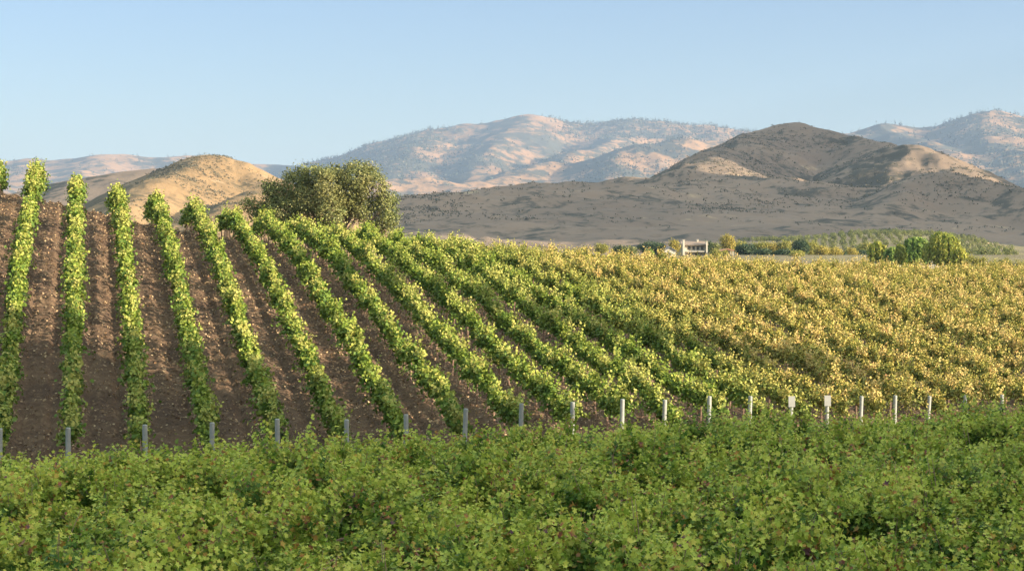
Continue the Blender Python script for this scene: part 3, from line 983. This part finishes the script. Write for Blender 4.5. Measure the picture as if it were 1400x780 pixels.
for a, b in ((932.8, 935.4), (964.6, 966.6)):
    MB().box(X_(a), X_(b), -1.35, -.02, zbot, Z_(328.2 if a < 950 else 330)).box(X_(a) - .1, X_(b) + .1, -1.45, .05, Z_(328.2 if a < 950 else 330) + .003, Z_(327.6 if a < 950 else 329.4)).build('chimney', M['stucco'], house)
for a, b in ((940.6, 943.8), (946.6, 949.8), (952.6, 955.8), (958.4, 961.4)):
    w = MB().box(X_(a), X_(b), -.10, -.004, Z_(341.2), Z_(336.6)).build('window', M['timber'], house)
    g_ = MB()
    mid = (X_(a) + X_(b)) / 2
    g_.box(X_(a) + .1, mid - .05, -.13, -.103, Z_(341.2) + .12, Z_(336.6) - .12).box(mid + .05, X_(b) - .1, -.13, -.103, Z_(341.2) + .12, Z_(336.6) - .12)
    g_.build('pane', M['glass'], w)
MB().box(X_(938), X_(963.2), -1.2, -1.05, Z_(343.4), Z_(342.9)).box(X_(938), X_(963.2), -1.2, -.02, Z_(344.3), Z_(343.63)).build('terrace', M['stucco'], house)
for a in (922, 926.5):
    w = MB().box(X_(a), X_(a + 2.4), .5, .596, Z_(344), Z_(340)).build('window', M['timber'], house)
    MB().box(X_(a) + .07, X_(a + 2.4) - .07, .47, .497, Z_(344) + .08, Z_(340) - .08).build('pane', M['glass'], w)
MB().box(X_(951), X_(953), -.09, -.004, Z_(349), Z_(344.5)).build('door', M['timber'], house)

YB = 408.0
zg2 = float(ground_z((915 - HX) / F * YB, YB))
barn = empty('outbuilding', ((915 - HX) / F * YB, YB, zg2))
tag(barn, 'low whitewashed shed with grey gable roof left of the farmhouse', 'shed')
sB = F / YB
MB().prism([(-1.25, -1), (1.35, -1), (1.35, 1.05), (.15, 1.75), (-1.25, 1.05)], 0, 4.5).build('wall', M['stucco'], barn)
MB().prism([(-1.55, .98), (.15, 1.86), (1.65, .98), (1.65, 1.08), (.15, 2.0), (-1.55, 1.08)], -.25, 4.8).build('roof', M['grey_roof'], barn)
dr = MB().box(-.4, .45, -.06, -.004, -1, .75).build('door', M['timber'], barn)
MB().box(.32, .38, -.12, -.062, .0, .06).build('handle', M['post'], dr)

YK = 415.0; sK = F / YK
zg3 = float(ground_z((993 - HX) / F * YK, YK))
kc = empty('carport', ((993 - HX) / F * YK, YK, zg3))
tag(kc, 'open carport with reddish roof right of the farmhouse under the tall yellow tree', 'carport')
zt = CAMZ + (HY - 341.0) / sK - zg3
MB().prism([(-1.7, zt - .35), (.3, zt), (1.7, zt - .3), (1.7, zt - .12), (.3, zt + .2), (-1.7, zt - .17)], -.3, 4.5).build('roof', M['red_roof'], kc)
for x, y in ((-1.5, 0), (1.45, 0), (-1.5, 4.2), (1.45, 4.2)):
    MB().box(x - .09, x + .09, y - .09, y + .09, -.4, zt - .34).build('post', M['stucco'], kc)
MB().box(-1.4, 1.35, 4.1, 4.18, -.4, zt - .36).build('back_wall', M['timber'], kc)


# pale track on the valley floor and bare earth cut
def strip(name, pts, w, mat, lift=.05, kind='structure'):
    mb = MB()
    L = []; R = []
    pts = np.array(pts, float)
    dense = []
    for a, b in zip(pts[:-1], pts[1:]):
        for t in np.linspace(0, 1, 14, endpoint=False): dense.append(a + (b - a) * t)
    dense.append(pts[-1]); pts = np.array(dense)
    for i, p in enumerate(pts):
        d = pts[min(i + 1, len(pts) - 1)] - pts[max(0, i - 1)]; d /= np.linalg.norm(d)
        nn = np.array([-d[1], d[0]])
        ww = w * (.85 + .3 * vnoise(i * .37, 2.0, 5))
        for s, lst in ((1, L), (0, None), (-1, R)):
            if lst is None: continue
            q = p + nn * ww * s * .5
            lst.append((q[0], q[1], float(ground_z(q[0], q[1])) + lift))
    V = np.array(L + R); n = len(L)
    Q = np.array([(i, n + i, n + i + 1, i + 1) for i in range(n - 1)])
    return tag(link(name, np_mesh(name, V, Q, mat)), kind=kind)


strip('dirt_track', [((1000 - HX) / F * 330, 330), ((1060 - HX) / F * 325, 325), ((1120 - HX) / F * 322, 322), ((1200 - HX) / F * 322, 322), ((1420 - HX) / F * 330, 330)], 22, M['track'])
strip('bare_earth', [((1318 - HX) / F * 800, 800), ((1340 - HX) / F * 770, 770), ((1362 - HX) / F * 735, 735)], 9, M['bare_earth'], .12)

# ------------------------------------------------------------------ orchard on the knoll
rng = np.random.default_rng(77)
orch = []
for i in range(7):
    lob = [(rng.uniform(-.5, .5), rng.uniform(-.5, .5), rng.uniform(.85, 1.3), rng.uniform(.7, 1.0), rng.uniform(.7, 1.0), rng.uniform(.7, .95)) for _ in range(4)]
    V_, Q_ = crown_leaves(lob, rng, 2.2, .22, 6, .34, holes=.2)
    tb = MB(); tb.tube([(0, 0, -.3), (.03, 0, .6), (0, .02, 1.5)], [.12, .09, .05], 6)
    orch.append((np_mesh('crown', V_, Q_, M['orchard_leaf']), tb.mesh('trunk', M['bark'], True)))
no = 0
for j, Y in enumerate(np.arange(455, 850, 30.0)):
    for px in np.arange(985, 1385, 13.0 * 690 / Y):
        p = px + (j % 2) * 5 + rng.normal(0, 1.0)
        lim0 = np.interp(Y, [455, 850], [1190, 1000]); lim1 = np.interp(Y, [455, 850], [1440, 1322])
        if p < lim0 or p > lim1: continue
        X = (p - HX) / F * Y; yy = Y + rng.normal(0, 1.2)
        z = float(ground_z(X, yy))
        root = empty('orchard_tree', (X, yy, z), rng.uniform(0, 6.28))
        s = rng.uniform(.80, 1.10); root.scale = (s, s, s * rng.uniform(.9, 1.1))
        tag(root, 'small round orchard tree in the planted rows on the low knoll below the dark hill', 'orchard tree', 'orchard trees on the knoll')
        cr, tk = orch[int(rng.integers(7))]
        link('crown', cr, root); link('trunk', tk, root)
        no += 1
print('orchard', no)


# ------------------------------------------------------------------ hills and mountains from their ridge lines
def ridge_field(PX, PY, ridges, soft):
    """smooth maximum over tent-shaped ridges; each ridge = (points, slope, rounding)"""
    acc = np.zeros_like(PX); first = True
    best = np.full(PX.shape, -1e9)
    hs = []
    for pts, slope, w in ridges:
        W = np.array([wpt(*p) for p in pts])
        h = np.full(PX.shape, -1e9)
        for a, b in zip(W[:-1], W[1:]):
            d = b[:2] - a[:2]; L2 = (d ** 2).sum()
            t = np.clip(((PX - a[0]) * d[0] + (PY - a[1]) * d[1]) / L2, 0, 1)
            dist = np.hypot(PX - a[0] - t * d[0], PY - a[1] - t * d[1])
            z = a[2] + t * (b[2] - a[2])
            sl = slope
            h = np.maximum(h, z - sl * (np.sqrt(dist ** 2 + w * w) - w) * (1 / (1 + .00012 * dist)))
        hs.append(h)
    H = np.stack(hs)
    m = H.max(0)
    return m + soft * np.log(np.exp((H - m) / soft).sum(0)) - soft * .0


def hill(name, px_rng, y_rng, nx, ny, ridges, soft, mat, rough, rscale, seed, floor=-25):
    px = np.linspace(px_rng[0], px_rng[1], nx); yy = np.linspace(y_rng[0], y_rng[1], ny)
    PXg, YY = np.meshgrid(px, yy)
    XX = (PXg - HX) / F * YY
    Z = ridge_field(XX, YY, ridges, soft)
    hgt = np.clip((Z - CAMZ) / (Z.max() - CAMZ), 0, 1)
    gul = ridged(XX / rscale, YY / rscale, seed, 4)
    calm = 1 - .75 * sstep(.70, 1.0, hgt)
    Z = Z + rough * calm * (gul - .35) * (.14 + .86 * hgt) * .8 + rough * .25 * fbm(XX / rscale * 3, YY / rscale * 3, seed + 5, 3)
    Z = np.maximum(Z, floor)
    V = np.stack([XX, YY, Z], -1).reshape(-1, 3)
    ii = (np.arange(ny - 1)[:, None] * nx + np.arange(nx - 1)[None, :]).ravel()
    Q = np.stack([ii, ii + 1, ii + 1 + nx, ii + nx], -1)
    tag(link(name, np_mesh(name, V, Q, mat)), kind='structure')
    return XX, YY, Z


R1a = [(480, 310, 1000), (540, 283, 1080), (600, 265, 1150), (650, 262, 1180), (700, 258, 1200), (745, 252, 1220), (800, 252, 1235), (860, 254, 1255), (890, 250, 1270), (932, 236, 1295)]
R1b = [(932, 236, 1295), (970, 217, 1400), (1010, 197, 1560), (1045, 180, 1650), (1070, 171, 1672), (1085, 169, 1672), (1115, 174, 1665), (1150, 185, 1650), (1180, 194, 1610), (1215, 200, 1540), (1240, 203, 1420), (1246, 204, 1345)]
R3 = [(1246, 204, 1345), (1275, 211, 1320), (1310, 226, 1290), (1350, 243, 1260), (1390, 258, 1240), (1460, 282, 1210), (1600, 310, 1170)]
R2 = [(985, 226, 1480), (1010, 233, 1412), (1035, 239, 1385), (1059, 250, 1350), (1083, 262, 1312), (1108, 275, 1276), (1124, 298, 1220), (1134, 322, 1150)]
R4 = [(1180, 308, 1030), (1225, 270, 1120), (1255, 250, 1165), (1277, 236, 1188), (1300, 241, 1170), (1345, 250, 1150), (1390, 257, 1130), (1440, 264, 1110), (1600, 285, 1050)]
R6 = [(1246, 204, 1345), (1230, 222, 1312), (1212, 250, 1270), (1190, 285, 1210)]
R7 = [(1085, 169, 1672), (1100, 200, 1630), (1092, 240, 1560)]
TOE = [(560, 318, 1000), (700, 312, 1000), (850, 305, 1020), (1000, 300, 1040), (1060, 305, 1040)]
dh = hill('dark_hill', (380, 1640), (700, 1900), 640, 380,
          [(R1a, .13, 25), (R1b, .50, 17), (R3, .46, 12), (R2, .52, 7), (R4, .36, 8), (R6, .60, 6), (R7, .5, 10), (TOE, .085, 40)], 1.5, M['dark_hill'], 11.0, 70, 41)
g1 = [(272, 214, 1000), (292, 213, 1000), (320, 219, 1000), (345, 229, 990), (368, 241, 980), (398, 262, 960), (425, 300, 940), (450, 345, 920)]
g2 = [(275, 214, 1000), (250, 226, 940), (216, 246, 880), (192, 263, 830), (172, 284, 790), (160, 300, 760)]
g3 = [(398, 262, 900), (345, 264, 840), (312, 284, 790)]
gh = hill('golden_hill', (60, 530), (740, 1150), 330, 230, [(g1, .55, 12), (g2, .58, 7), (g3, .5, 8)], 1.5, M['gold_hill'], 7.0, 52, 43)
g4 = [(-60, 262, 1250), (40, 264, 1280), (100, 266, 1300), (130, 258, 1320), (165, 244, 1330), (200, 232, 1340), (226, 230, 1340), (260, 240, 1340), (330, 262, 1330)]
hill('low_hill', (-160, 420), (1050, 1600), 260, 150, [(g4, .24, 18)], 2, M['dark_hill'], 4, 80, 44)

l1 = [(-250, 245, 7800), (-60, 236, 7900), (0, 232, 8000), (22, 224, 8000), (60, 222, 8000), (110, 217, 8000), (140, 214, 8000), (170, 215, 8000), (200, 222, 8000), (240, 221, 8000), (285, 217, 8100), (340, 222, 8100), (390, 227, 8100), (430, 226, 8100), (460, 222, 8100)]
l2 = [(140, 214, 8000), (110, 235, 7200), (90, 262, 6400)]
l3 = [(40, 222, 8000), (20, 245, 7000), (0, 270, 6200)]
l4 = [(240, 221, 8000), (210, 245, 7000), (180, 270, 6200)]
lr = hill('distant_range', (-300, 560), (5400, 9000), 360, 220, [(l1, 0.32, 80), (l2, 0.35, 60), (l3, 0.35, 60), (l4, 0.35, 60)], 20, M['mountain'], 55, 480, 45, -90)
m1 = [(390, 252, 7900), (440, 230, 8000), (470, 220, 8000), (500, 208, 8000), (540, 193, 8000), (590, 179, 8000), (640, 171, 8000), (690, 165, 8000), (720, 160, 8000), (740, 163, 8000), (770, 168, 8000), (800, 169, 8000), (850, 166, 8000), (900, 166, 8000),
      (950, 172, 8000), (1000, 179, 8000), (1040, 185, 8000), (1100, 194, 8000), (1200, 212, 8000)]
m2 = [(720, 166, 7900), (690, 185, 7400), (662, 215, 6800), (655, 235, 6400)]
m3 = [(800, 242, 5900), (830, 226, 6100), (850, 213, 6200), (880, 197, 6300), (930, 192, 6400), (990, 195, 6400), (1050, 205, 6300), (1120, 225, 6200)]
m4 = [(490, 265, 5600), (520, 252, 5600), (545, 243, 5700), (590, 243, 5700), (625, 256, 5600), (665, 268, 5500)]
m5 = [(590, 184, 7900), (570, 200, 7300), (545, 228, 6600)]
m6 = [(860, 172, 7900), (820, 195, 7200), (760, 226, 6400), (700, 236, 6100), (680, 262, 5600)]
m7 = [(850, 213, 6200), (838, 235, 5800), (830, 255, 5500)]
m8 = [(700, 236, 6100), (655, 245, 5800)]
mr = hill('far_mountain', (360, 1260), (5000, 9200), 520, 330, [(m1, 0.36, 80), (m2, 0.46, 50), (m3, 0.46, 50), (m4, 0.46, 36), (m5, 0.41, 60), (m6, 0.46, 50), (m7, 0.54, 40), (m8, 0.49, 40)], 16, M['mountain'], 60, 430, 46, -90)
n1 = [(1080, 200, 6800), (1150, 185, 6900), (1180, 177, 7000), (1210, 176, 7000), (1250, 177, 7000), (1300, 174, 7000), (1330, 165, 7000), (1355, 154, 7000), (1375, 160, 7000), (1400, 167, 7000), (1450, 174, 7000), (1600, 190, 7000)]
n2 = [(1210, 176, 7000), (1245, 195, 6400), (1290, 208, 6000), (1320, 222, 5600)]
n3 = [(1355, 154, 7000), (1350, 180, 6500), (1385, 205, 5900), (1420, 230, 5400)]
n4 = [(1450, 174, 7000), (1420, 195, 6300), (1395, 225, 5600)]
rr_ = hill('right_mountain', (1040, 1640), (4800, 8000), 380, 280, [(n1, 0.41, 60), (n2, 0.43, 50), (n3, 0.43, 50), (n4, 0.43, 50)], 16, M['mountain'], 50, 400, 47, -90)

# the range east of the valley, outside the picture: late sun comes over it and its shadow lies on the dark hill
cy = [430, 560, 615, 640, 660, 1030, 1050, 1120, 1165, 1185, 1215, 1300, 1750, 1900]
cz = [0, 45, 120, 205, 219, 221, 144, 148, 165, 195, 240, 252, 245, 0]
yy = np.linspace(430, 1900, 260); uu = np.linspace(-1, 1, 61)
UU, YYg = np.meshgrid(uu, yy)
zz = np.interp(YYg, cy, cz) * (1 - np.abs(UU) ** 1.25)
XX = 800 + UU * 330 + 6 * fbm(UU * 3, YYg / 90, 3, 3)
zz = zz + 3 * fbm(XX / 40, YYg / 40, 8, 3) * (1 - np.abs(UU)) + CAMZ - 8 * np.abs(UU)
V = np.stack([XX, YYg, zz], -1).reshape(-1, 3)
nx, ny = len(uu), len(yy)
ii = (np.arange(ny - 1)[:, None] * nx + np.arange(nx - 1)[None, :]).ravel()
tag(link('east_hill', np_mesh('east_hill', V, np.stack([ii, ii + 1, ii + 1 + nx, ii + nx], -1), M['dark_hill'])), kind='structure')


# ------------------------------------------------------------------ scrub on the dark hill, conifers on the mountains
def scatter(name, field, n, rng, size, leafs, mat, weight, conic=False, zmin=10):
    XX, YY, Z = field
    idx = rng.choice(Z.size, n * 3, p=(weight / weight.sum()).ravel())
    idx = idx[Z.ravel()[idx] > zmin][:n]
    step_x = abs(XX[0, 1] - XX[0, 0]); step_y = abs(YY[1, 0] - YY[0, 0])
    n = len(idx)
    P = np.stack([XX.ravel()[idx] + rng.uniform(-.5, .5, n) * step_x, YY.ravel()[idx], Z.ravel()[idx]], -1)
    sz = size * rng.uniform(.5, 1.35, n)
    if conic:
        t = rng.random((n, leafs)) ** 1.3
        a = rng.uniform(0, 6.28, (n, leafs))
        r = (1 - t) * .24 * sz[:, None]
        C = P[:, None, :] + np.stack([np.cos(a) * r, np.sin(a) * r, t * sz[:, None]], -1)
        S = (sz[:, None] * .36 * (1.15 - t)).ravel()
    else:
        C = P[:, None, :] + rng.normal(size=(n, leafs, 3)) * (sz[:, None, None] * np.array([.5, .4, .22])) + np.array([0, 0, 1]) * (sz * .25)[:, None, None]
        S = (np.repeat(sz, leafs) * .62)
    N = rng.normal(size=C.shape); N[:, :, 2] += .6; N[:, :, 1] -= .5
    V, Q = leaf_quads(C.reshape(-1, 3), N.reshape(-1, 3), S, rng, False, 1.0)
    return tag(link(name, np_mesh(name, V, Q, mat)), kind='stuff')


rng = np.random.default_rng(5)
XX, YY, Z = dh
pxs = HX + F * XX / YY
wgt = np.clip(fbm(XX / 60, YY / 90, 3, 4) * 2.2 + .12, 0.02, 1) ** 2 * sstep(12, 30, Z) * ((pxs > 430) & (pxs < 1480))
wgt = wgt + .5 * sstep(.0, .5, fbm(XX / 120, YY / 60, 14, 3)) * sstep(40, 70, Z) * ((pxs > 430) & (pxs < 1480))
scatter('scrub', dh, 11000, rng, 1.35, 5, M['scrub'], wgt + .12 * sstep(15, 40, Z))
XX, YY, Z = gh
wg = (np.clip(fbm(XX / 35, YY / 50, 33, 4) * 2 + .1, .03, 1) ** 2) * sstep(9, 20, Z)
scatter('dry_brush', gh, 2600, np.random.default_rng(8), 1.0, 5, M['scrub'], wg)
for nm, fl, ct, sd in (('far_woodland', mr, 9000, 3), ('distant_woodland', lr, 2600, 4), ('mountain_woodland', rr_, 3600, 6)):
    XX, YY, Z = fl
    rng = np.random.default_rng(sd)
    px_ = HX + F * XX / YY; py_ = HY - F * (Z - CAMZ) / YY
    w = np.clip(fbm(XX / 420, YY / 600, sd, 4) * 2 + .25, .03, 1) * sstep(60, 260, Z)
    if nm == 'far_woodland':
        # the wooded upper right flank
        w = w + 1.6 * sstep(730, 790, px_) * (1 - sstep(188, 196, py_)) * (YY < 8300)
    w = w * (YY < np.percentile(YY, 93))
    scatter(nm, fl, ct, rng, 17, 9, M['conifer'], w, True, 30)

# ------------------------------------------------------------------ woodland on the right, outside the picture, whose shade lies on the near block
rng = np.random.default_rng(12)
lobes = []
for i in range(58):
    y = -42 + i * 1.52
    top = 8.8 + rng.normal(0, .8)
    x = 36 + rng.normal(0, 1.0)
    zg_ = float(ground_z(x, y)) - CAMZ
    r = rng.uniform(1.7, 2.4)
    if y > 45.2: continue
    for q in range(4):
        lobes.append((x + rng.normal(0, .8), y + rng.normal(0, .5), CAMZ + zg_ + (top - zg_) * (.22 + .2 * q) + rng.normal(0, .3), r, r, (top - zg_) * .16))
for q in range(4):
    lobes.append((38 + rng.normal(0, .5), 68.2 + rng.normal(0, .5), CAMZ + 1.6 + 2.3 * q, 1.6, 1.7 - .15 * q, 1.5))
V_, Q_ = crown_leaves(lobes, rng, 2.0, .5, 10, .75, holes=.12)
wt = MB()
for l in lobes[::4]:
    zb_ = float(ground_z(l[0], l[1]))
    wt.tube([(l[0], l[1], zb_ - .4), (l[0] + .1, l[1], (zb_ + l[2]) / 2), (l[0], l[1], l[2] + 2)], [.28, .22, .12], 6)
nv = len(V_)
tv = np.array(wt.v); tq_ = np.array([f for f in wt.f if len(f) == 4])
wm = np_mesh('woodland', np.concatenate([V_, tv]), np.concatenate([Q_, tq_ + nv]), [M['dark_leaf'], M['bark']], True, np.r_[np.zeros(len(Q_)), np.ones(len(tq_))])
tag(link('woodland', wm), kind='stuff')

# ------------------------------------------------------------------ haze, sky, sun, camera
hz_me = MB().box(-15100, 15100, -1600, 15100, -110, 600).mesh('haze', plain_mat('tmp', (1, 1, 1)))
m, nt, out = new_mat('valley_haze')
pv = nt.nodes.new('ShaderNodeVolumePrincipled')
pv.inputs['Color'].default_value = (.36, .49, .72, 1)
pv.inputs['Density'].default_value = .00007
pv.inputs['Anisotropy'].default_value = .2
nt.links.new(pv.outputs[0], out.inputs['Volume'])
hz_me.materials.clear(); hz_me.materials.append(m)
tag(link('haze', hz_me), kind='stuff')

w = bpy.data.worlds.new('World'); scene.world = w; w.use_nodes = True
nt = w.node_tree
bg = nt.nodes['Background']
sky = nt.nodes.new('ShaderNodeTexSky'); sky.sky_type = 'NISHITA'; sky.sun_disc = False
sky.sun_elevation = rad(SUN_EL); sky.sun_rotation = rad(SUN_AZ)
sky.altitude = 200; sky.air_density = 1.0; sky.dust_density = .6; sky.ozone_density = 1.5
# sky dimmed near the horizon; overhead brightness added to fill the shaded near block
tc = nt.nodes.new('ShaderNodeTexCoord'); sp_ = nt.nodes.new('ShaderNodeSeparateXYZ')
nt.links.new(tc.outputs['Generated'], sp_.inputs[0])
hi = maprange(nt, sp_.outputs[2], .14, .60)
tint = mixc(nt, hi, SKY_LOW, SKY_HIGH)
mul = nt.nodes.new('ShaderNodeMix'); mul.data_type = 'RGBA'; mul.blend_type = 'MULTIPLY'
mul.inputs['Factor'].default_value = 1.0
nt.links.new(sky.outputs[0], mul.inputs['A']); nt.links.new(tint, mul.inputs['B'])
nt.links.new(mul.outputs['Result'], bg.inputs[0]); bg.inputs[1].default_value = .15

sd = bpy.data.lights.new('sun', 'SUN'); sd.energy = 5.0; sd.angle = rad(.53); sd.color = (1.0, .84, .62)
so = bpy.data.objects.new('sun', sd); col.objects.link(so)
so.rotation_euler = (rad(90 - SUN_EL), 0, rad(180 - SUN_AZ + 0))
so.location = (60, -20, 60)

cd = bpy.data.cameras.new('camera'); cam = bpy.data.objects.new('camera', cd); col.objects.link(cam)
cd.sensor_width = 36; cd.lens = 36 * F / 1400
cd.shift_y = -(390 - HY) / 1400
cd.clip_start = .5; cd.clip_end = 40000
cam.location = (0, 0, CAMZ); cam.rotation_euler = (rad(90), 0, 0)
scene.camera = cam

scene.view_settings.view_transform = 'Standard'
scene.view_settings.look = 'None'
scene.view_settings.exposure = 1.95
scene.view_settings.gamma = 1.0
scene.render.film_transparent = False
scene.cycles.use_denoising = True
scene.cycles.max_bounces = 6
scene.cycles.diffuse_bounces = 3
scene.cycles.transmission_bounces = 4
scene.cycles.volume_bounces = 1
scene.cycles.transparent_max_bounces = 4
scene.cycles.sample_clamp_indirect = 6
print('script done', time.time() - T0)
